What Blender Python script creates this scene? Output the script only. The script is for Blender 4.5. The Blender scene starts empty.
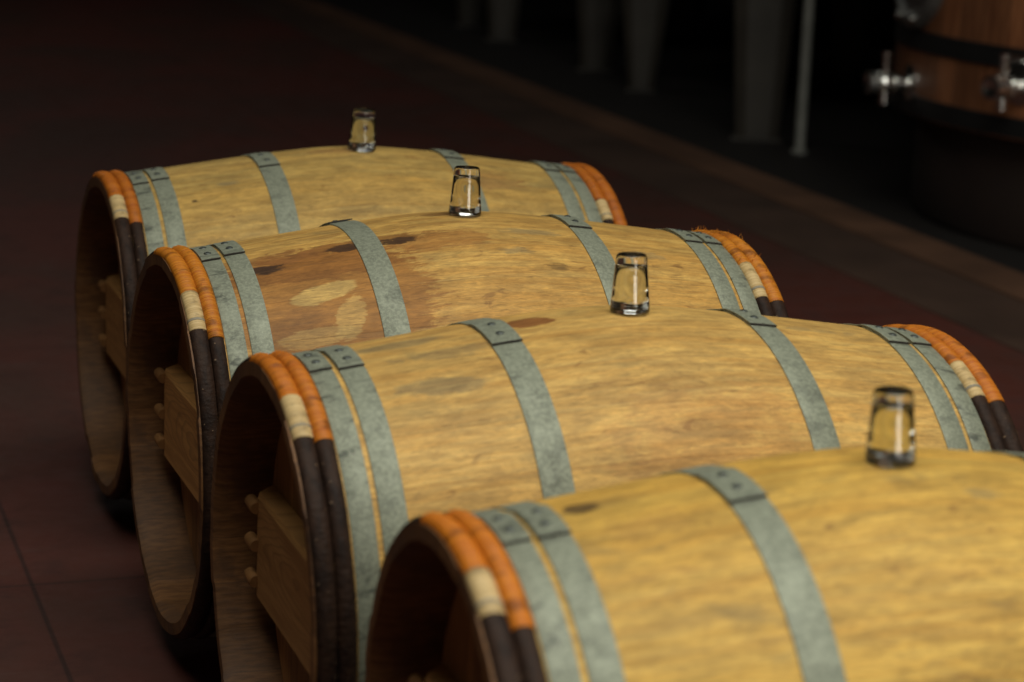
import bpy, bmesh, math, random
from mathutils import Vector, Matrix
random.seed(7)
PI = math.pi
SC = bpy.context.scene
COL = SC.collection

# ------------------------------------------------------------------ helpers
def link(name, me, mat=None, parent=None, smooth=True):
    o = bpy.data.objects.new(name, me); COL.objects.link(o)
    for m in (mat if isinstance(mat, (list, tuple)) else [mat]):
        if m: me.materials.append(m)
    if smooth:
        for p in me.polygons: p.use_smooth = True
    if parent: o.parent = parent
    return o

def from_bm(name, bm, mat=None, parent=None, smooth=True, auto=None):
    bmesh.ops.recalc_face_normals(bm, faces=bm.faces[:])
    if auto is not None:
        lim = math.radians(auto)
        for e in bm.edges:
            if len(e.link_faces) == 2 and e.calc_face_angle(0) > lim: e.smooth = False
    me = bpy.data.meshes.new(name); bm.to_mesh(me); bm.free()
    return link(name, me, mat, parent, smooth)

def tag(o, label, cat, group=None):
    o['label'] = label; o['category'] = cat
    if group: o['group'] = group
    return o

def struct(o):
    o['kind'] = 'structure'; return o

def empty(name, loc, rz=0, rx=0):
    o = bpy.data.objects.new(name, None); COL.objects.link(o)
    o.location = loc; o.rotation_euler = (rx, 0, rz); o.empty_display_size = .1
    return o

def add_box(bm, lo, hi):
    vs = [bm.verts.new((x, y, z)) for x in (lo[0], hi[0]) for y in (lo[1], hi[1]) for z in (lo[2], hi[2])]
    for f in ((0,1,3,2),(4,6,7,5),(0,4,5,1),(2,3,7,6),(0,2,6,4),(1,5,7,3)):
        bm.faces.new([vs[i] for i in f])

def add_lathe(bm, prof, n, mat=Matrix.Identity(4), closed=False):
    """revolve (radius, height) pairs about local Z"""
    rings = []
    for (r, h) in prof:
        if r < 1e-6: rings.append([bm.verts.new(mat @ Vector((0, 0, h)))])
        else: rings.append([bm.verts.new(mat @ Vector((r*math.cos(2*PI*k/n), r*math.sin(2*PI*k/n), h))) for k in range(n)])
    pairs = list(zip(rings, rings[1:]))
    if closed: pairs.append((rings[-1], rings[0]))
    for a, b in pairs:
        for k in range(n):
            j = (k+1) % n
            if len(a) == 1 and len(b) == 1: continue
            if len(a) == 1: bm.faces.new((a[0], b[k], b[j]))
            elif len(b) == 1: bm.faces.new((a[k], b[0], a[j]))
            else: bm.faces.new((a[k], b[k], b[j], a[j]))

def zto(p, d):
    """matrix that puts local Z along d at p"""
    q = Vector(d).normalized().to_track_quat('Z', 'Y')
    return Matrix.Translation(p) @ q.to_matrix().to_4x4()

# ------------------------------------------------------------------ node helpers
class NT:
    def __init__(s, name, rough=.6, metal=0.0):
        s.m = bpy.data.materials.new(name); s.m.use_nodes = True
        s.t = s.m.node_tree; s.b = s.t.nodes['Principled BSDF']
        s.b.inputs['Roughness'].default_value = rough
        s.b.inputs['Metallic'].default_value = metal
    def n(s, typ, **kw):
        nd = s.t.nodes.new(typ)
        for k, v in kw.items(): setattr(nd, k, v)
        return nd
    def put(s, sock, v):
        if isinstance(v, bpy.types.NodeSocket): s.t.links.new(v, sock)
        elif isinstance(v, (tuple, list)) and len(v) == 3 and sock.type == 'RGBA': sock.default_value = (*v, 1)
        else: sock.default_value = v
    def math(s, op, a, b=0.0, c=0.0):
        nd = s.n('ShaderNodeMath', operation=op)
        for i, v in enumerate((a, b, c)): s.put(nd.inputs[i], v)
        return nd.outputs[0]
    def mix(s, f, a, b, mode='MIX'):
        nd = s.n('ShaderNodeMix', data_type='RGBA', blend_type=mode)
        s.put(nd.inputs[0], f); s.put(nd.inputs[6], a); s.put(nd.inputs[7], b)
        return nd.outputs[2]
    def step(s, v, a, b, lo=0.0, hi=1.0):
        nd = s.n('ShaderNodeMapRange', interpolation_type='SMOOTHSTEP')
        s.put(nd.inputs[0], v)
        for i, x in enumerate((a, b, lo, hi)): nd.inputs[i+1].default_value = x
        return nd.outputs[0]
    def xyz(s):
        tc = s.n('ShaderNodeTexCoord'); sp = s.n('ShaderNodeSeparateXYZ')
        s.t.links.new(tc.outputs['Object'], sp.inputs[0]); return sp.outputs
    def vec(s, x, y, z):
        nd = s.n('ShaderNodeCombineXYZ')
        for i, v in enumerate((x, y, z)): s.put(nd.inputs[i], v)
        return nd.outputs[0]
    def noise(s, v, scale=1.0, detail=4.0, rough=.55, dist=0.0):
        nd = s.n('ShaderNodeTexNoise'); s.put(nd.inputs['Vector'], v)
        nd.inputs['Scale'].default_value = scale; nd.inputs['Detail'].default_value = detail
        nd.inputs['Roughness'].default_value = rough; nd.inputs['Distortion'].default_value = dist
        return nd.outputs[0]
    def white(s, w):
        nd = s.n('ShaderNodeTexWhiteNoise', noise_dimensions='1D'); s.put(nd.inputs['W'], w)
        return nd.outputs[0]
    def bump(s, h, strength=.3, dist=.002):
        nd = s.n('ShaderNodeBump'); s.put(nd.inputs['Height'], h)
        nd.inputs['Strength'].default_value = strength; nd.inputs['Distance'].default_value = dist
        s.t.links.new(nd.outputs[0], s.b.inputs['Normal'])
    def color(s, c): s.put(s.b.inputs['Base Color'], c)
    def rough(s, v): s.put(s.b.inputs['Roughness'], v)

def mul(a, n): return lambda t: t.math('MULTIPLY', a, n)

# ------------------------------------------------------------------ materials
def stave_wood(name, light, dark, seed, stains, nst=27, off=0.0):
    """oak staves running along X; stains = (s, phi_deg, half_s, half_phi, colour, amount, ragged)"""
    t = NT(name, .55); x, y, z = t.xyz()[:3]
    phi = t.math('ARCTAN2', t.math('MULTIPLY', y, -1.0), z)
    u = t.math('ADD', t.math('MULTIPLY', phi, nst/(2*PI)), off)
    sid = t.math('FLOOR', u); fr = t.math('FRACT', u)
    rnd = t.white(t.math('ADD', sid, seed*3.17))
    ids = t.math('MULTIPLY', rnd, 40.0)
    grain = t.noise(t.vec(t.math('MULTIPLY', x, 8.0), t.math('MULTIPLY', phi, 38.0), ids), 1.0, 6, .6, .6)
    fine = t.noise(t.vec(t.math('MULTIPLY', x, 34.0), t.math('MULTIPLY', phi, 120.0), ids), 1.0, 4, .6, .2)
    flame = t.noise(t.vec(t.math('MULTIPLY', x, 2.2), t.math('MULTIPLY', phi, 9.0), ids), 1.0, 3, .5, 1.4)
    mott = t.noise(t.vec(t.math('MULTIPLY', x, 13.0), t.math('MULTIPLY', phi, 14.0), seed*4.1+ 2), 1.0, 6, .68, .6)
    c = t.mix(t.step(grain, .34, .70), light, dark)
    c = t.mix(t.math('MULTIPLY', t.step(flame, .48, .66), .30), c, tuple(a*b for a, b in zip(dark, (.95, .80, .62))))
    tone = t.math('ADD', .88, t.math('MULTIPLY', rnd, .20))
    c = t.mix(1.0, c, t.vec(tone, tone, tone), 'MULTIPLY')
    hue = t.white(t.math('ADD', sid, 71.3 + seed))
    c = t.mix(t.math('MULTIPLY', t.step(hue, .55, 1.0), .35), c, tuple(a*b for a, b in zip(light, (.98, .82, .60))))
    # grey handling marks and cellar dirt
    blot = t.noise(t.vec(t.math('MULTIPLY', x, 7.0), t.math('MULTIPLY', phi, 4.5), seed*9.1), 1.0, 5, .65, .5)
    c = t.mix(t.math('MULTIPLY', t.step(blot, .56, .72), .50), c, (.22, .16, .065))
    brown = t.noise(t.vec(t.math('MULTIPLY', x, 16.0), t.math('MULTIPLY', phi, 11.0), seed*5.3+3), 1.0, 4, .6, .8)
    c = t.mix(t.math('MULTIPLY', t.step(brown, .62, .72), .55), c, (.20, .085, .025))
    if stains:
        wob = t.noise(t.vec(t.math('MULTIPLY', x, 30.0), t.math('MULTIPLY', phi, 20.0), seed*2.7), 1.0, 6, .7, .8)
        wob2 = t.noise(t.vec(t.math('MULTIPLY', x, 22.0), t.math('MULTIPLY', phi, 75.0), seed*1.7), 1.0, 4, .6, .3)
        for (s0, p0, hs, hp, colr, amt, rag, *sk) in stains:
            a = t.math('DIVIDE', t.math('SUBTRACT', x, s0), hs)
            b = t.math('DIVIDE', t.math('SUBTRACT', phi, math.radians(p0)), math.radians(hp))
            if sk: b = t.math('ADD', b, t.math('MULTIPLY', a, sk[0]))
            d = t.math('ADD', t.math('POWER', t.math('ABSOLUTE', a), 2.2), t.math('POWER', t.math('ABSOLUTE', b), 2.2))
            d = t.math('ADD', d, t.math('MULTIPLY', t.math('SUBTRACT', wob, .5), rag*12.0))
            d = t.math('ADD', d, t.math('MULTIPLY', t.math('SUBTRACT', wob2, .5), rag*8.0))
            c = t.mix(t.step(d, .45 if rag > .28 else .7, 1.25 if rag > .28 else 1.1, amt, 0.0), c, colr)
    # pores, rays and the mottled figure show through the stains
    c = t.mix(t.math('MULTIPLY', t.step(fine, .56, .70), .60), c, t.mix(.75, c, (.10, .045, .013)))
    hf = t.noise(t.vec(t.math('MULTIPLY', x, 70.0), t.math('MULTIPLY', phi, 95.0), ids), 1.0, 4, .7, .3)
    mt = t.math('MULTIPLY', t.step(mott, .32, .68, .76, 1.18), t.step(hf, .30, .70, .84, 1.14))
    c = t.mix(1.0, c, t.vec(mt, mt, t.math('POWER', mt, .85)), 'MULTIPLY')
    # the joint between staves
    sd = t.math('MINIMUM', fr, t.math('SUBTRACT', 1.0, fr))
    seam = t.step(sd, .004, .018, 1.0, 0.0)
    c = t.mix(t.math('MULTIPLY', seam, .22), c, (.13, .06, .02))
    t.color(c)
    t.b.inputs['Specular IOR Level'].default_value = .3
    t.rough(t.math('ADD', .47, t.math('MULTIPLY', grain, .22)))
    t.bump(t.math('SUBTRACT', t.math('ADD', t.math('MULTIPLY', grain, .25), t.math('MULTIPLY', fine, .25)), t.math('MULTIPLY', seam, .8)), .25, .002)
    return t.m

def plank_wood(name, light, dark, axis, width, seed=0, rough=.6, cathedral=False):
    """flat planks: grain along Y (axis 'y') or Z (axis 'z'); planks split across the other direction"""
    t = NT(name, rough); x, y, z = t.xyz()[:3]
    along, across = (y, z) if axis == 'y' else (z, y)
    u = t.math('ADD', t.math('DIVIDE', across, width), .5 + seed*.13)
    sid = t.math('FLOOR', u); fr = t.math('FRACT', u)
    rnd = t.white(t.math('ADD', sid, seed*7.7)); ids = t.math('MULTIPLY', rnd, 31.0)
    g = t.noise(t.vec(t.math('MULTIPLY', along, 7.0), t.math('MULTIPLY', across, 75.0), ids), 1.0, 5, .6, .4)
    c = t.mix(t.step(g, .34, .66), light, dark)
    if cathedral:
        warp = t.noise(t.vec(t.math('MULTIPLY', along, 5.0), t.math('MULTIPLY', across, 12.0), seed*3.1), 1.0, 2, .5)
        q = t.math('ADD', t.math('MULTIPLY', t.math('POWER', t.math('ADD', along, .02), 2.0), 9.0), t.math('ADD', t.math('MULTIPLY', t.math('POWER', across, 2.0), 260.0), t.math('MULTIPLY', warp, .9)))
        rg = t.math('FRACT', t.math('MULTIPLY', q, 7.0))
        c = t.mix(t.math('MULTIPLY', t.step(rg, .55, .95), .45), c, tuple(v*.5 for v in dark))
    tone = t.math('ADD', .72, t.math('MULTIPLY', rnd, .5))
    c = t.mix(1.0, c, t.vec(tone, tone, tone), 'MULTIPLY')
    sd = t.math('MINIMUM', fr, t.math('SUBTRACT', 1.0, fr)); seam = t.step(sd, .006, .025, 1.0, 0.0)
    c = t.mix(t.math('MULTIPLY', seam, .7), c, (.03, .014, .006))
    t.color(c); t.bump(t.math('SUBTRACT', t.math('MULTIPLY', g, .4), seam), .3, .002)
    return t.m

def chime_wood():
    t = NT('chime_wood', .65); x, y, z = t.xyz()[:3]
    phi = t.math('ARCTAN2', t.math('MULTIPLY', y, -1.0), z)
    u = t.math('MULTIPLY', phi, 27/(2*PI)); rnd = t.white(t.math('FLOOR', u))
    fr = t.math('FRACT', u)
    g = t.noise(t.vec(t.math('MULTIPLY', x, 30.0), t.math('MULTIPLY', phi, 45.0), t.math('MULTIPLY', rnd, 20.0)), 1.0, 5, .6)
    c = t.mix(t.step(g, .3, .7), (.20, .088, .026), (.105, .043, .012))
    tone = t.math('ADD', .72, t.math('MULTIPLY', rnd, .45)); c = t.mix(1.0, c, t.vec(tone, tone, tone), 'MULTIPLY')
    sd = t.math('MINIMUM', fr, t.math('SUBTRACT', 1.0, fr))
    c = t.mix(t.step(sd, .004, .02, .45, 0.0), c, (.05, .022, .010))
    bl = t.noise(t.vec(t.math('MULTIPLY', x, 12.0), t.math('MULTIPLY', y, 12.0), t.math('MULTIPLY', z, 12.0)), 1.0, 4, .6)
    c = t.mix(t.step(bl, .50, .62, 0.0, .6), c, (.07, .032, .014))
    t.color(c); t.bump(g, .4, .002); return t.m

def steel(name, seed, col=(.235, .250, .186), smudge=.35):
    t = NT(name, .58, .22); x, y, z = t.xyz()[:3]
    phi = t.math('ARCTAN2', t.math('MULTIPLY', y, -1.0), z)
    v = t.vec(t.math('MULTIPLY', x, 1.0), t.math('MULTIPLY', phi, .33), seed*1.3)
    a = t.noise(v, 45, 6, .65, .3); b = t.noise(v, 190, 3, .7); s = t.noise(t.vec(t.math('MULTIPLY', x, .55), t.math('MULTIPLY', phi, .33), seed*2.9+5), 38, 4, .6, .4)
    c = t.mix(t.step(a, .35, .68), col, tuple(k*.74 for k in col))
    c = t.mix(t.math('MULTIPLY', t.step(b, .42, .62), .75), c, tuple(k*1.32 for k in col))
    c = t.mix(t.math('MULTIPLY', t.step(s, .54, .66), smudge), c, (.055, .06, .048))
    t.color(c); t.rough(t.step(a, .3, .7, .52, .64)); t.bump(t.math('ADD', a, t.math('MULTIPLY', b, .5)), .12, .001)
    return t.m

def cane(name, c1, c2, seed):
    t = NT(name, .5); x, y, z = t.xyz()[:3]
    phi = t.math('ARCTAN2', t.math('MULTIPLY', y, -1.0), z)
    wrap = t.noise(t.vec(t.math('MULTIPLY', x, 8.0), t.math('MULTIPLY', phi, 105.0), seed), 1.0, 3, .6)
    lg = t.noise(t.vec(t.math('MULTIPLY', x, 25.0), t.math('MULTIPLY', phi, 12.0), seed+4), 1.0, 4, .6)
    c = t.mix(t.step(wrap, .36, .66), c1, c2)
    c = t.mix(t.step(lg, .50, .66, 0, .75), c, tuple(k*.36 for k in c2))
    t.color(c); t.b.inputs['Specular IOR Level'].default_value = .3; t.bump(wrap, .5, .002); return t.m

def bark():
    t = NT('hazel_bark', .6); x, y, z = t.xyz()[:3]
    phi = t.math('ARCTAN2', t.math('MULTIPLY', y, -1.0), z)
    a = t.noise(t.vec(t.math('MULTIPLY', x, 60.0), t.math('MULTIPLY', phi, 9.0), 0.0), 1.0, 5, .65)
    b = t.noise(t.vec(t.math('MULTIPLY', x, 110.0), t.math('MULTIPLY', phi, 48.0), 7.0), 1.0, 2, .5)
    c = t.mix(t.step(a, .35, .68), (.036, .018, .011), (.014, .0075, .0055))
    c = t.mix(t.step(b, .70, .76, 0, .65), c, (.30, .20, .12))
    t.color(c); t.b.inputs['Specular IOR Level'].default_value = .16; t.bump(t.math('ADD', a, t.math('MULTIPLY', b, .5)), .8, .003); return t.m

def flat(name, col, rough=.6, metal=0.0, var=.35, scale=6.0):
    t = NT(name, rough, metal); x, y, z = t.xyz()[:3]
    a = t.noise(t.vec(x, y, z), scale, 5, .6)
    t.color(t.mix(t.step(a, .3, .7), col, tuple(k*(1-var) for k in col))); return t.m

def floor_mat():
    t = NT('painted_concrete', .5); x, y, z = t.xyz()[:3]
    p = t.vec(x, y, z)
    a = t.noise(p, 1.3, 6, .6, .5); b = t.noise(p, 9, 5, .65); s = t.noise(t.vec(t.math('MULTIPLY', x, 5.0), t.math('MULTIPLY', y, 30.0), 0.0), 1.0, 4, .6, .8)
    c = t.mix(t.step(a, .35, .65), (.085, .024, .017), (.058, .026, .019))
    c = t.mix(t.step(b, .5, .72, 0, .45), c, (.030, .014, .013))
    c = t.mix(t.step(s, .60, .72, 0, .35), c, (.085, .055, .048))
    # chalky scuffs
    w = t.noise(p, 5.5, 5, .6, .3); c = t.mix(t.step(w, .70, .78, 0, .35), c, (.13, .095, .085))
    # saw-cut joints, about a metre and a half apart
    for ax in (x, y):
        f = t.math('FRACT', t.math('ADD', t.math('DIVIDE', ax, 1.7), .37)); d = t.math('MINIMUM', f, t.math('SUBTRACT', 1.0, f))
        c = t.mix(t.step(d, .001, .004, .6, 0), c, (.012, .008, .007))
    t.color(c); t.b.inputs['Specular IOR Level'].default_value = .32; t.rough(t.step(b, .3, .7, .5, .75)); t.bump(b, .15, .003); return t.m

M = {}
M['chime'] = chime_wood()
M['head'] = plank_wood('head_wood', (.34, .160, .048), (.20, .085, .026), 'z', .095, 1)
M['bar'] = [plank_wood('bar_wood_%d' % i, (.52, .265, .085), (.38, .178, .052), 'y', 9.0, i*.4, .6, True) for i in range(4)]
M['peg'] = flat('peg_wood', (.30, .14, .045), .6, 0, .3, 40)
M['bark'] = bark()
M['orange'] = [cane('osier_wrap_%d' % i, a, b, i*3.0) for i, (a, b) in enumerate((((.46, .140, .012), (.34, .080, .007)), ((.56, .205, .016), (.42, .120, .009)), ((.54, .175, .014), (.40, .10, .008)), ((.58, .185, .012), (.46, .12, .007))))]
M['twine'] = flat('grey_twine', (.30, .26, .19), .8, 0, .3, 90)
M['lap_shade'] = flat('hoop_lap_shade', (.035, .028, .022), .8, 0, .4, 90)  # near-black colour paints the shaded gap where a hoop laps itself
M['cream'] = cane('peeled_cane', (.62, .45, .22), (.46, .31, .13), 9.0)
M['steel'] = [steel('galvanised_steel_%d' % i, i*2.3) for i in range(4)]
M['steel_dirty'] = [steel('smudged_steel_%d' % i, i*2.3+1, (.222, .236, .176), .8) for i in range(4)]
M['rivet'] = flat('rivet_steel', (.10, .11, .10), .45, .6, .4, 60)
M['bung'] = flat('bung_hole_shade', (.012, .007, .005), .8, 0, .3, 60)  # near-black colour stands in for the unlit inside of the hole
g = NT('clear_glass', 0.015); g.b.inputs['Base Color'].default_value = (.97, .985, .97, 1)
g.b.inputs['Transmission Weight'].default_value = 1.0; g.b.inputs['IOR'].default_value = 1.48; M['glass'] = g.m
M['wine'] = flat('wine_dregs', (.010, .006, .006), .25, 0, .3, 60)
M['floor'] = floor_mat()
M['kerb'] = flat('worn_kerb', (.135, .066, .037), .6, 0, .4, 3)
M['strip'] = flat('worn_concrete_strip', (.072, .040, .027), .6, 0, .4, 2.2)
M['floor_shade'] = flat('shaded_side_floor', (.008, .005, .0035), .7, 0, .4, 2)  # shade beyond the kerb put into the floor colour
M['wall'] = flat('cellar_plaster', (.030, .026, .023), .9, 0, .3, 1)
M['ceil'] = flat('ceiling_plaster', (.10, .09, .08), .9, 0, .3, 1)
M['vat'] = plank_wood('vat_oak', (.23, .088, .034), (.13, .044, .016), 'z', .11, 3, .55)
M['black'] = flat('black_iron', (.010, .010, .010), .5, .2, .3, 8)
M['chrome'] = flat('polished_steel', (.78, .77, .74), .16, 1.0, .1, 3)
M['dull'] = flat('brushed_steel', (.22, .22, .21), .45, .8, .2, 8)
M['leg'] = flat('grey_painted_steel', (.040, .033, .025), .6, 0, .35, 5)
M['pipe'] = flat('galvanised_pipe', (.30, .30, .27), .5, .3, .25, 12)
M['conc'] = flat('plinth_concrete', (.018, .007, .0035), .8, 0, .4, 3)

# ------------------------------------------------------------------ barrel
HL, HM, R0, RE = .475, .4818, .3494, .2925          # nominal and true half length, bilge radius, end radius
def prof(s, R=R0):
    e = .08; u = (math.hypot(s, e) - e)/(math.hypot(HL, e) - e)
    return R - (R - RE)*u**1.08

def ring_pt(s, r, a):                   # a from the top towards -Y
    return Vector((s, -r*math.sin(a), r*math.cos(a)))

def staves_mesh(R, seed):
    rnd = random.Random(seed); n = 27*8; bm = bmesh.new()
    ss = [-HM + 2*HM*i/56 for i in range(57)]
    outer = [(s, prof(s, R)) for s in ss[1:-1]]
    outer = [(-HM, .2950), (-HM+.0025, .2955), (-HM+.006, prof(HM-.006, R))] + outer + [(HM-.006, prof(HM-.006, R)), (HM-.0025, .2945), (HM, .2935)]
    inner = [(HM, .2775), (HM-.012, .2720), (.40, .2735), (.2, .305), (0, .322), (-.2, .305), (-.40, .2735), (-HM+.012, .2720), (-HM, .2775)]
    prf = outer + inner
    jit = [(rnd.uniform(-.0016, .0016), rnd.uniform(-.0016, .0016)) for _ in range(27)]
    rad = [rnd.uniform(-.0007, .0007) for _ in range(27)]
    nO = len(outer); rings = []
    for i, (s, r) in enumerate(prf):
        row = []
        for k in range(n):
            a = 2*PI*(k+.5)/n; st = k//8; f = (k % 8 + .5)/8
            ds = jit[st][0 if s < 0 else 1] if abs(s) > HM-.001 else 0
            dr = -.0004*(abs(f-.5)*2)**6 + rad[st]*.25 if i < nO else rad[st]*1.6
            row.append(bm.verts.new(ring_pt(s + ds, r + dr, a)))
        rings.append(row)
    for i in range(len(rings)):
        A, B = rings[i], rings[(i+1) % len(rings)]
        for k in range(n):
            j = (k+1) % n; f = bm.faces.new((A[k], A[j], B[j], B[k]))
            f.material_index = 0 if 2 <= i < nO-3 else 1
    return bm

def band_mesh(s0, s1, a0, R, lap=.26, t=.0022):
    """a riveted hoop: one strip wound once and lapped over itself"""
    bm = bmesh.new(); n = 220; sgn = 1 if s0 > 0 else -1
    A = [a0 + (2*PI+lap)*k/n for k in range(n)] + [a0 + 2*PI+lap-.006, a0 + 2*PI+lap]
    rows = []
    for k, a in enumerate(A):
        w = a - a0 - 2*PI
        up = t*1.35*min(1.0, max(0.0, (w + .05)/.05))
        row = []
        for (s, h) in ((s0, .0002), (s0, t-.0004), (s0 + (s1-s0)*.03, t), (s0 + (s1-s0)*.5, t+.0003), (s0 + (s1-s0)*.97, t), (s1, t-.0004), (s1, .0002)):
            row.append(bm.verts.new(ring_pt(s, prof(s, R) + h + up, a)))
        rows.append(row)
    m = len(rows[0])
    for r1, r2 in zip(rows, rows[1:]):
        for i in range(m):
            j = (i+1) % m; bm.faces.new((r1[i], r2[i], r2[j], r1[j]))
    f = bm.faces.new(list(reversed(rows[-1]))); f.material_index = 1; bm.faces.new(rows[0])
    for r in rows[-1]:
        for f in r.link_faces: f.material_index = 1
    return bm

def rivet_mesh(s, a, R, lift=.0055, rr=.0062):
    bm = bmesh.new(); r = prof(s, R) + lift - .0012
    p = ring_pt(s, r, a); d = ring_pt(0, 1, a)
    add_lathe(bm, [(rr, -.001), (rr, .0008), (rr*.8, .0022), (rr*.45, .003), (0, .0033)], 14, zto(p, d))
    return bm

def torus_arc(sc, a0, a1, hw, hh, lift, R, ripple=0.0, pitch=.0032, full=False, seed=0, nsec=12):
    """cane of oval section lying on the staves at |s| = sc between the angles a0 and a1"""
    rnd = random.Random(seed); bm = bmesh.new()
    ln = abs(a1-a0)*.30
    n = max(24, int(ln/pitch*4)) if ripple else max(24, int(abs(a1-a0)/(2*PI)*200))
    rows = []; ph = [rnd.uniform(0, 6) for _ in range(4)]
    for k in range(n + (0 if full else 1)):
        a = a0 + (a1-a0)*k/n
        if ripple:
            c = (k % 4)/4; rp = ripple*(math.sin(PI*(c if c else .02))**.7 - .6) + rnd.uniform(-.25, .25)*ripple
        else: rp = .0004*math.sin(7*a + ph[0]) + .0003*math.sin(17*a + ph[1])
        row = []
        for q in range(nsec):
            b = 2*PI*q/nsec
            s = sc + (hw + rp*.5)*math.cos(b)*(1 if abs(math.cos(b)) < 2 else 1)
            r = prof(sc, R) + lift + (hh + rp)*math.sin(b)
            row.append(bm.verts.new(ring_pt(s, r, a)))
        rows.append(row)
    pairs = list(zip(rows, rows[1:])) + ([(rows[-1], rows[0])] if full else [])
    for r1, r2 in pairs:
        for i in range(nsec):
            j = (i+1) % nsec; bm.faces.new((r1[i], r2[i], r2[j], r1[j]))
    if not full:
        bm.faces.new(rows[0]); bm.faces.new(list(reversed(rows[-1])))
    return bm

def fray_mesh(sc, a0, a1, R, n, seed):
    """loose fibres standing off the wrapping"""
    rnd = random.Random(seed); bm = bmesh.new()
    for _ in range(n):
        a = rnd.uniform(a0, a1); s = sc + rnd.uniform(-.008, .008); r = prof(sc, R) + .0100
        p = ring_pt(s, r, a); d = (ring_pt(0, 1, a + rnd.uniform(-.9, .9)) + Vector((rnd.uniform(-.6, .6), 0, 0))).normalized()
        L = rnd.uniform(.004, .010); add_lathe(bm, [(.0004, -.002), (.00035, L*.5), (.0001, L)], 5, zto(p, d))
    return bm

D = math.radians
def barrel(name, label, loc, rz, i, R, light, dark, stains, binds, laps, off=0.0):
    root = empty(name, loc, rz); tag(root, label, 'barrel', 'oak barrels lying in a row')
    def part(nm, bm, mat, parent=None, smooth=True, auto=None):
        o = from_bm(nm, bm, mat, parent or root, smooth, auto)
        if parent is None: o.location = (0, 0, R)
        return o
    body = part('staves', staves_mesh(R, 10+i), [stave_wood('stave_oak_%d' % i, light, dark, i*1.9+.7, stains, off=off), M['chime']], auto=40)
    # heads, set deep inside the chime
    for sg in (-1, 1):
        bm = bmesh.new()
        add_lathe(bm, [(0, -.011), (.258, -.011), (.2725, -.004), (.2725, .004), (.258, .011), (0, .011)], 96, Matrix.Translation((sg*.394, 0, 0)) @ Matrix.Rotation(PI/2, 4, 'Y'))
        part('head', bm, M['head'], auto=25)
    # crosspiece across the near head with its wedging pegs
    bm = bmesh.new(); zz = (-.086, .066); yy = .213; x0, x1 = -.4055, -.436
    P = [(-yy, zz[0]), (yy, zz[0]), (yy, zz[1]), (-yy, zz[1])]; ins = .006
    F = [bm.verts.new((x1, y - math.copysign(ins, y), z + (ins if z < 0 else -ins))) for y, z in P]
    Mi = [bm.verts.new((x1 + ins*.7, y, z)) for y, z in P]; Bk = [bm.verts.new((x0, y*1.14, z)) for y, z in P]
    bm.faces.new(F); bm.faces.new(list(reversed(Bk)))
    for a, b in ((F, Mi), (Mi, Bk)):
        for k in range(4): bm.faces.new((a[k], b[k], b[(k+1) % 4], a[(k+1) % 4]))
    bar = part('crosspiece', bm, M['bar'][i], smooth=False)
    bar['label'] = 'paler flat board wedged across the barrel head'
    for sg in (-1, 1):
        for pz in (.050, -.006, -.060):
            bm = bmesh.new()
            add_lathe(bm, [(0, 0), (.0085, 0), (.0095, .004), (.0090, .036), (0, .036)], 14, zto((-.4385, sg*.200, pz + random.uniform(-.004, .004)), (0, sg, .02)))
            from_bm('peg', bm, M['peg'], bar, True, 40)
    # three galvanised hoops each end
    for sg in (-1, 1):
        for kind, (s0, s1) in (('head', (.4026, .4312)), ('quarter', (.3638, .3958)), ('bilge', (.162, .2012))):
            a = laps.get((sg, kind), D(9.5 + random.uniform(-1, 1.5)))
            L = .26; mat = M['steel_dirty'][i] if kind == 'head' else M['steel'][i]
            lo, hi = (s0, s1) if sg > 0 else (-s1, -s0)
            h = part('steel_hoop', band_mesh(lo, hi, a - L, R, L), [mat, M['lap_shade']], auto=30)
            sm = (lo+hi)/2
            for da in (.085, .20):
                from_bm('rivet', rivet_mesh(sm + random.uniform(-.002, .002), a - da, R), M['rivet'], h)
    # two cane hoops each end: bark below, bound with orange osier over the top, a peeled tail showing
    for sg in (-1, 1):
        for q, sc, hw, lf in ((0, .4674, .0130, .0018), (1, .4435, .0116, -.0002)):
            b0, b1, b2 = binds[(sg, q)]               # wrap from b0 to b1, peeled end b1 to b2
            hoop = part('cane_hoop', torus_arc(sg*sc, 0, 2*PI, hw, .0088, lf-.0004, R, full=True, seed=i*9+q), M['bark'])
            w = from_bm('osier_wrap', torus_arc(sg*sc, D(b0), D(b1), hw+.0006, .0100, lf, R, .0009, seed=i*7+q+sg), M['orange'][i], hoop)
            w['label'] = 'orange osier binding wound round the hoop'
            if i == 1 and sg == 1:
                w = from_bm('loose_fibre', fray_mesh(sg*sc, D(b0+12), D(b1-1), R, 22, i*5+q+sg), M['orange'][i], hoop); w['kind'] = 'stuff'
            if b2 > b1:
                c = from_bm('peeled_tail', torus_arc(sg*sc, D(b1), D(b2), hw+.0006, .0106, lf, R, seed=q+i), M['cream'], hoop)
                c['label'] = 'cream peeled end of the cane'
                bm = torus_arc(sg*sc, D(b1+(b2-b1)*.74), D(b1+(b2-b1)*.79), hw+.0010, .0111, lf, R); from_bm('tie', bm, M['twine'], hoop)
    # bung hole
    bm = bmesh.new(); rows = []
    for rr in (0.0, .008, .0155):
        rows.append([bm.verts.new(ring_pt(rr*math.cos(2*PI*k/28), prof(rr*math.cos(2*PI*k/28), R) + .0006, rr*math.sin(2*PI*k/28)/R)) for k in range(28)] if rr else [bm.verts.new(ring_pt(0, R + .0006, 0))])
    for k in range(28):
        bm.faces.new((rows[0][0], rows[1][k], rows[1][(k+1) % 28])); j = (k+1) % 28
        bm.faces.new((rows[1][k], rows[2][k], rows[2][j], rows[1][j]))
    part('bung_hole', bm, M['bung'])
    return root

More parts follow.
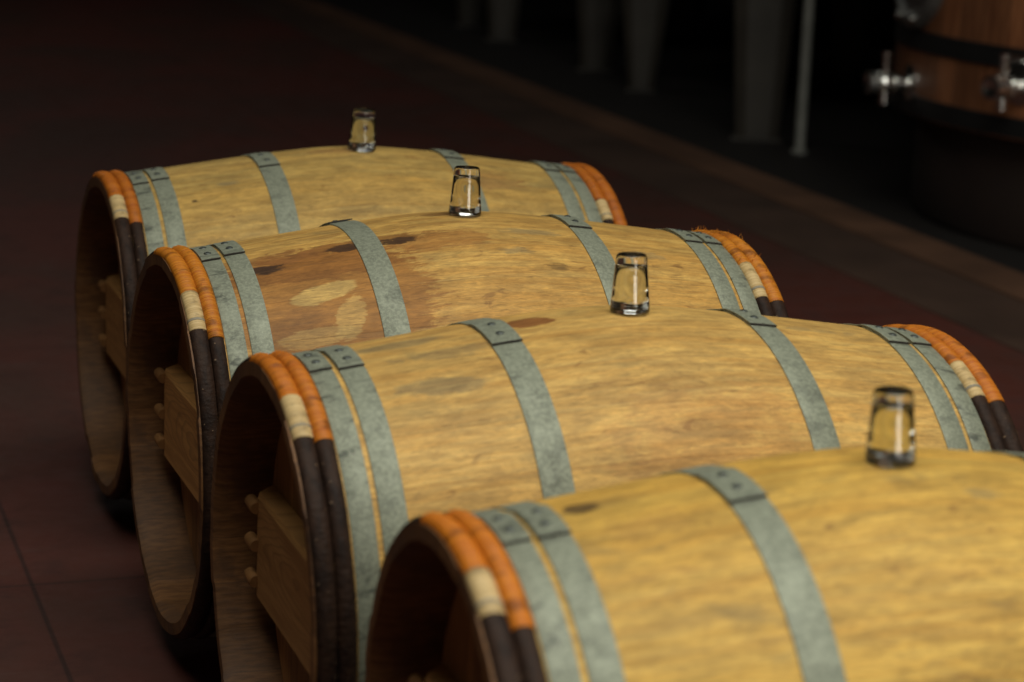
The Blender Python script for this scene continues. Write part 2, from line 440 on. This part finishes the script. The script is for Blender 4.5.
HON = (.565, .335, .105); HOD = (.455, .250, .068)
RED = (.33, .140, .030); PAT = (.58, .38, .12); BLK = (.045, .022, .012); GRY = (.22, .17, .085)
barrel('oak_barrel', 'farthest oak barrel of the row, pale plain staves, glass on top leaning right', (.0277, 1.4366, 0), .0003, 0, R0-.004,
       (.52, .345, .105), (.42, .255, .068),
       [(-.334, 27.5, .005, .8, BLK, .8, .12), (-.267, 20, .02, 1.2, GRY, .7, .3), (.23, 22, .07, 6, (.36, .16, .05), .35, .5), (-.03, 3, .06, 4, (.30, .14, .045), .5, .5)],
       {(-1, 0): (-16, 21, 33), (-1, 1): (-16, 35.5, 35.5), (1, 1): (-30, 30, 39.5), (1, 0): (-30, 62, 62)}, {(-1, 'head'): D(13), (-1, 'quarter'): D(11.7), (-1, 'bilge'): D(12.9)}, .2)
barrel('oak_barrel', 'second oak barrel from the back with a reddish wet stain at left', (.0053, .701, 0), .0136, 1, R0,
       (.59, .360, .100), (.47, .252, .060),
       [(-.27, 36, .170, 25, RED, .85, .14), (-.27, 21, .15, 7, (.22, .085, .020), .65, .22), (-.31, 46, .06, 8, (.24, .10, .024), .4, .3), (-.08, 17, .10, 5, (.34, .145, .035), .65, .3), (-.20, 13.5, .14, 2.6, (.20, .085, .022), .75, .3), (-.34, 15, .09, 4.5, (.24, .10, .03), .6, .3),
        (-.275, 33.0, .052, 3.4, PAT, .85, .10, .55), (-.243, 42, .026, 6.0, PAT, .55, .16, .5), (-.30, 47, .06, 3.0, PAT, .45, .2, .4), (-.346, 19.6, .030, 2.2, BLK, .95, .29), (-.214, 14.6, .032, 1.9, BLK, .9, .29), (-.135, 15.0, .034, 1.8, BLK, .9, .29),
        (-.02, -2, .05, 3, (.16, .07, .02), .7, .3), (.08, 14, .05, 2, GRY, .6, .3), (.10, 30, .02, 1.6, BLK, .5, .3), (.04, 24, .03, 1.4, GRY, .6, .3), (.26, 22, .04, 2, GRY, .5, .3)],
       {(-1, 0): (-14, 26.6, 41), (-1, 1): (-14, 44, 44), (1, 1): (-30, 23, 38), (1, 0): (-30, 39.5, 39.5)}, {(1, 'bilge'): D(9), (-1, 'bilge'): D(-12)}, .45)
barrel('oak_barrel', 'third oak barrel from the back with a small brown spot beside its left bilge hoop', (0, 0, 0), 0, 2, R0,
       (.65, .405, .120), (.535, .300, .078),
       [(-.130, 0, .034, 3.6, (.22, .08, .022), .92, .16), (-.30, 0, .06, 2.6, GRY, .6, .3), (-.285, 23, .06, 3.0, GRY, .6, .3, -.3), (-.26, 10, .06, 2.5, GRY, .45, .5), (.27, 6, .06, 1.5, GRY, .4, .6), (.03, 44, .14, 12, (.44, .20, .055), .35, .5)],
       {(-1, 0): (-14, 19.6, 33.5), (-1, 1): (-14, 34.8, 34.8), (1, 1): (-30, 19.6, 32.6), (1, 0): (-30, 34.3, 34.3)}, {(1, 'bilge'): D(8), (-1, 'bilge'): D(11.5)}, .3)
barrel('oak_barrel', 'nearest oak barrel with a dark knot, running out of the bottom right of the photo', (.0208, -.7026, 0), -.0368, 3, R0,
       (.62, .385, .085), (.51, .290, .055),
       [(-.334, -2.5, .019, 3.0, BLK, .97, .2), (-.31, -3, .05, 3.0, (.28, .17, .05), .5, .5), (.06, 14, .02, 1.6, GRY, .5, .5), (-.28, 10, .05, 4, (.36, .19, .05), .45, .6)],
       {(-1, 0): (-16, 16.3, 28), (-1, 1): (-16, 31.5, 31.5), (1, 1): (-30, 20, 33), (1, 0): (-30, 36, 36)}, {}, .1)

# ------------------------------------------------------------------ upturned shot glasses
def glass_mesh(h=.0765, rb=.0262, rt=.0205):
    bm = bmesh.new()
    prf = [(0, .0012), (rb*.6, .0008), (rb-.004, 0), (rb-.0014, .0004), (rb-.0003, .0018), (rb, .004)]
    for k in range(1, 7): prf.append((rb + (rt-rb)*(k/7)**.9, .004 + (h-.009)*k/7))
    prf += [(rt, h-.005), (rt-.0006, h-.002), (rt-.0024, h-.0002), (rt*.6, h-.0006), (rt*.3, h-.0012), (0, h-.0014)]
    add_lathe(bm, prf, 64)
    ci = h - .0135; z0 = .0055; q = [(0, z0), (rb-.008, z0), (rb-.0048, z0+.0012), (rb-.0034, z0+.005)]
    for k in range(1, 7): q.append((rb-.0034 + (rt-rb-.0002)*(k/7), z0 + .005 + (ci-z0-.012)*k/7))
    q += [(rt-.0044, ci-.0060), (rt-.0065, ci-.002), (rt-.010, ci-.0004), (0, ci)]
    add_lathe(bm, q, 64)
    return bm
def residue_mesh():
    bm = bmesh.new(); add_lathe(bm, [(0, .0057), (.0155, .0057), (.0178, .0066), (.0174, .0074), (.012, .0071), (0, .0069)], 48); return bm
gl = from_bm('shot_glass', glass_mesh(), M['glass']); res = from_bm('dark_residue', residue_mesh(), M['wine'], gl); res['label'] = 'dark film in the bottom of the glass'
spots = [('clear small tapered shot glass on the farthest barrel', .0347, 1.4366, R0-.004, 3.6, .0),
         ('clear small tapered shot glass on the stained second barrel from the back', .0070, .701, R0, .6, 1.0),
         ('clear small tapered shot glass on the third barrel from the back', .0080, 0, R0, .6, 2.1),
         ('clear small tapered shot glass out of focus on the nearest barrel', .0150, -.7026, R0, .4, 3.3)]
for k, (lab, x, y, R, ph, rz) in enumerate(spots):
    o = gl if k == 0 else gl.copy()
    if k:
        COL.objects.link(o); r = res.copy(); COL.objects.link(r); r.parent = o
    a = D(ph); o.location = (x, y - (R+.0004)*math.sin(a), R + (R+.0004)*math.cos(a)); o.rotation_euler = (a, D(1.6), rz)
    tag(o, lab, 'glass', 'small glasses standing on the barrels')

# ------------------------------------------------------------------ room
def box_obj(name, lo, hi, mat):
    bm = bmesh.new(); add_box(bm, lo, hi); return struct(from_bm(name, bm, mat, smooth=False))
X0, X1, Y0, Y1, ZC = -5.0, 5.6, -6.0, 16.0, 5.0
box_obj('floor', (X0, Y0, -.1), (2.56, Y1, 0), M['floor'])
box_obj('trim_1', (2.38, Y0, 0), (2.58, Y1, .010), M['kerb'])
box_obj('trim_2', (2.05, Y0, 0), (2.38, Y1, .003), M['strip'])
box_obj('trim_3', (2.56, Y0, -.1), (X1, Y1, 0), M['floor_shade'])
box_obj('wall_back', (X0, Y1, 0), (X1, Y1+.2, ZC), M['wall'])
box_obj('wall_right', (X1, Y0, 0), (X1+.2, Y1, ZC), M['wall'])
# left wall with a small high opening added for the unseen fill lamp
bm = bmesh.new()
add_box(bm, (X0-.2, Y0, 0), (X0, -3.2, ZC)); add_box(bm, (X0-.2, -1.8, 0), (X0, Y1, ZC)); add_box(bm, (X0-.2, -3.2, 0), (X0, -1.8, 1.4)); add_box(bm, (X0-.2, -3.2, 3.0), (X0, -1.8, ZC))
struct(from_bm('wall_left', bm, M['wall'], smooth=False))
DX0, DX1, DH = -.2, 2.2, 3.6
bm = bmesh.new()
add_box(bm, (X0, Y0-.2, 0), (DX0, Y0, ZC)); add_box(bm, (DX1, Y0-.2, 0), (X1, Y0, ZC)); add_box(bm, (DX0, Y0-.2, DH), (DX1, Y0, ZC))
struct(from_bm('wall_front', bm, M['wall'], smooth=False))
# ceiling with a rooflight opening, plus a rear one added for the floor fill
SX0, SX1, SY0, SY1 = -2.4, 2.8, -2.8, .4
bm = bmesh.new()
RX0, RX1, RY0, RY1 = -2.4, 0.0, 8.3, 10.7
for lo, hi in (((X0, Y0), (SX0, Y1)), ((SX1, Y0), (X1, Y1)), ((SX0, Y0), (SX1, SY0)), ((SX0, SY1), (SX1, RY0)), ((RX1, RY0), (SX1, RY1)), ((SX0, RY1), (SX1, Y1))):
    add_box(bm, (*lo, ZC), (*hi, ZC+.15))
struct(from_bm('ceiling', bm, M['ceil'], smooth=False))

# ------------------------------------------------------------------ tanks on tapered legs, along the right
def leg_mesh(wt, wb, h, th=.05):
    bm = bmesh.new(); n = 8; F = []; 
    for k in range(n+1):
        f = k/n; w = wb + (wt-wb)*f**.85; z = h*f
        F.append([bm.verts.new((sx*w/2, sy*(th*(.75+.25*f)), z)) for sx, sy in ((-1, -.4), (-.55, -1), (.55, -1), (1, -.4), (1, 1), (-1, 1))])
    for a, b in zip(F, F[1:]):
        for k in range(6): bm.faces.new((a[k], a[(k+1) % 6], b[(k+1) % 6], b[k]))
    bm.faces.new(F[0]); bm.faces.new(list(reversed(F[-1])))
    add_box(bm, (-wb*.62, -th*1.1, 0), (wb*.62, th*1.1, .012))
    return bm
def tank(label, cx, cy, r, zb, legs):
    t = empty('storage_tank', (cx, cy, 0)); tag(t, label, 'tank', 'tanks on legs beyond the kerb')
    bm = bmesh.new()
    add_lathe(bm, [(0, zb-.02), (r*.5, zb-.01), (r*.93, zb+.02), (r, zb+.09), (r, zb+.13), (r-.01, zb+.14), (r-.01, zb+1.7), (r, zb+1.72), (r*.98, zb+1.8), (0, zb+1.95)], 64)
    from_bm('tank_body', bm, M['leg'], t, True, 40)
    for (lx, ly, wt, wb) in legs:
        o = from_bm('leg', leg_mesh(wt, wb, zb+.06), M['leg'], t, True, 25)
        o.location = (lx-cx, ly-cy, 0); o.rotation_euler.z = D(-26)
tank('grey tank on tapered legs, nearest of the three, beside the upright pipe', 3.85, 6.12, .90, .62, [(2.96, 5.86, .26, .17), (4.3, 5.4, .26, .17), (4.3, 6.5, .26, .17)])
tank('grey tank on two close tapered legs, middle one of the three', 3.82, 7.95, .86, .56, [(3.07, 7.40, .26, .11), (3.14, 8.18, .26, .15), (4.4, 7.85, .26, .15)])
tank('grey tank on tapered legs, farthest of the three', 3.82, 9.95, .88, .50, [(3.10, 9.55, .24, .14), (3.16, 10.30, .24, .14), (4.4, 9.95, .26, .15)])
bm = bmesh.new(); add_lathe(bm, [(0, 0), (.034, 0), (.034, .012), (.021, .016), (.021, 1.9), (0, 1.9)], 20)
p = from_bm('drain_pipe', bm, M['pipe'], None, True, 40); p.location = (2.98, 5.50, 0)
tag(p, 'thin upright grey pipe standing beside the nearest tank leg', 'pipe')

# ------------------------------------------------------------------ big oak vat with chrome taps
VC = Vector((3.79, 3.85)); VR = 1.16; VZ = .366
vat = empty('oak_vat', (VC.x, VC.y, 0)); tag(vat, 'large upright oak vat with black hoops and chrome taps at top right', 'vat')
def vr(z): return VR - .035*(z-VZ)
bm = bmesh.new(); ns = 66*2; rows = []
for z in (VZ, VZ+.01, .4, .5, .8, 1.2, 1.7, 2.2):
    rows.append([bm.verts.new((vr(z)*math.cos(2*PI*k/ns), vr(z)*math.sin(2*PI*k/ns), z)) for k in range(ns)])
for a, b in zip(rows, rows[1:]):
    for k in range(ns): bm.faces.new((a[k], a[(k+1) % ns], b[(k+1) % ns], b[k]))
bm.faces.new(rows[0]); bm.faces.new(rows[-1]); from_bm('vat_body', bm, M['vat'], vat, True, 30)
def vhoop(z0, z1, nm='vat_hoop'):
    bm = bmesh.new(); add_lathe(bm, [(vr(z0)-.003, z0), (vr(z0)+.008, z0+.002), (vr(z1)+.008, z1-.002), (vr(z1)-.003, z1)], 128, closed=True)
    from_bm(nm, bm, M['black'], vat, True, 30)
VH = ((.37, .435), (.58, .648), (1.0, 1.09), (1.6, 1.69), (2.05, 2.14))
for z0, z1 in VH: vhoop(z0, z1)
bm = bmesh.new(); add_lathe(bm, [(0, 0), (1.04, 0), (1.065, .03), (1.065, VZ-.02), (1.05, VZ), (0, VZ)], 64)
pl = from_bm('concrete_plinth', bm, M['conc'], None, True, 40); pl.location = (VC.x, VC.y, 0)
tag(pl, 'low dark round concrete plinth under the oak vat', 'plinth')
def vpt(ang, z, out=0.0): return Vector(((vr(z)+out)*math.cos(ang), (vr(z)+out)*math.sin(ang), z))
def valve(ang, z, lever):
    d = Vector((math.cos(ang), math.sin(ang), 0)); tn = Vector((-d.y, d.x, 0)); p = vpt(ang, z)
    bm = bmesh.new()
    add_lathe(bm, [(0, -.01), (.062, -.01), (.062, .008), (.05, .012), (.024, .014), (.024, .05), (.034, .052), (.034, .062), (.026, .064), (.03, .075), (.032, .09), (.03, .105), (.026, .112), (.038, .114), (.038, .15), (.030, .152), (.026, .15), (0, .14)], 24, zto(p, d))
    v = from_bm('tap', bm, M['chrome'], vat, True, 35)
    bm = bmesh.new(); q = p + d*.09
    add_lathe(bm, [(0, .02), (.012, .02), (.012, .085), (.015, .09), (.015, .10), (0, .102)], 16, zto(q, (0, 0, 1)))
    if lever:
        add_lathe(bm, [(0, -.01), (.009, -.01), (.009, .12), (.011, .15), (0, .155)], 12, zto(q + Vector((0, 0, .092)), tn*lever))
    from_bm('tap_handle', bm, M['chrome'], v, True, 35)
    bm = bmesh.new(); add_lathe(bm, [(0, 0), (.014, 0), (.014, .028), (.017, .03), (.017, .045), (0, .047)], 16, zto(q + Vector((0, 0, -.026)), (0, 0, -1)))
    from_bm('drain_nut', bm, M['chrome'], v, True, 35)
A1, A2, A3 = D(170), D(200), D(170)
valve(A1, .468, 0); valve(A2, .535, 1)
p = vpt(A3, .85); d = Vector((math.cos(A3), math.sin(A3), 0))
bm = bmesh.new(); add_lathe(bm, [(0, -.03), (.20, -.03), (.20, .035), (.185, .045), (.165, .045), (.15, .03), (.08, .045), (0, .05)], 48, zto(p, d))
mh = from_bm('manhole_door', bm, M['dull'], vat, True, 35)
tn = Vector((-d.y, d.x, 0))
for k in range(8):
    a = 2*PI*(k+.5)/8; bm = bmesh.new(); q = p + d*.045 + (tn*math.cos(a) + Vector((0, 0, 1))*math.sin(a))*.178
    add_lathe(bm, [(0, 0), (.013, 0), (.013, .014), (.008, .018), (0, .02)], 12, zto(q, d)); from_bm('bolt', bm, M['chrome'], mh, True, 35)

# ------------------------------------------------------------------ light
def area(name, loc, target, sx, sy, power, col):
    l = bpy.data.lights.new(name, 'AREA'); l.shape = 'RECTANGLE'; l.size = sx; l.size_y = sy; l.energy = power; l.color = col
    o = bpy.data.objects.new(name, l); COL.objects.link(o); o.location = loc
    o.rotation_euler = (Vector(target) - Vector(loc)).to_track_quat('-Z', 'Y').to_euler(); return o
area('door_daylight', ((DX0+DX1)/2, Y0+.02, DH/2), ((DX0+DX1)/2, 0, DH/2), DX1-DX0, DH, 140, (1.0, .97, .88))
area('rooflight_daylight', ((SX0+SX1)/2, (SY0+SY1)/2, ZC+.05), ((SX0+SX1)/2, (SY0+SY1)/2, 0), SX1-SX0, SY1-SY0, 235, (1.0, 1.0, .90))
area('left_head_fill', (X0-.05, -2.5, 2.2), (0, -2.5, 2.2), 1.4, 1.6, 6, (1.0, .82, .58))  # dim fill added for the barrel heads; window unseen, assumed at left
area('rear_floor_fill', (-1.2, 9.5, ZC+.05), (-1.2, 9.5, 0), 2.4, 2.4, 24, (1.0, .97, .90))  # unseen fill, added to brighten the floor at the back

w = bpy.data.worlds.new('cellar_air'); SC.world = w; w.use_nodes = True
w.node_tree.nodes['Background'].inputs[0].default_value = (.012, .011, .010, 1)

# ------------------------------------------------------------------ camera
cd = bpy.data.cameras.new('camera'); cam = bpy.data.objects.new('camera', cd); COL.objects.link(cam)
rt = Vector((.94500156, -.32486624, .03786778)); up = Vector((.0405451, .23124763, .9720497)); fw = Vector((.32454297, .91705314, -.23170111))
m = Matrix((rt, up, -fw)).transposed().to_4x4(); m.translation = (-1.11230796, -2.71308031, 1.35111367); cam.matrix_world = m
cd.sensor_width = 36; cd.lens = 2295.71*36/1024; cd.clip_end = 60; cd.clip_start = .05
cd.dof.use_dof = True; cd.dof.focus_distance = 3.42; cd.dof.aperture_fstop = cd.lens/22.0
SC.camera = cam
SC.view_settings.view_transform = 'Standard'; SC.view_settings.look = 'None'; SC.view_settings.gamma = 1.0
SC.view_settings.use_curve_mapping = False; SC.view_settings.exposure = 0.0
SC.cycles.max_bounces = 10; SC.cycles.transmission_bounces = 10; SC.cycles.caustics_refractive = True
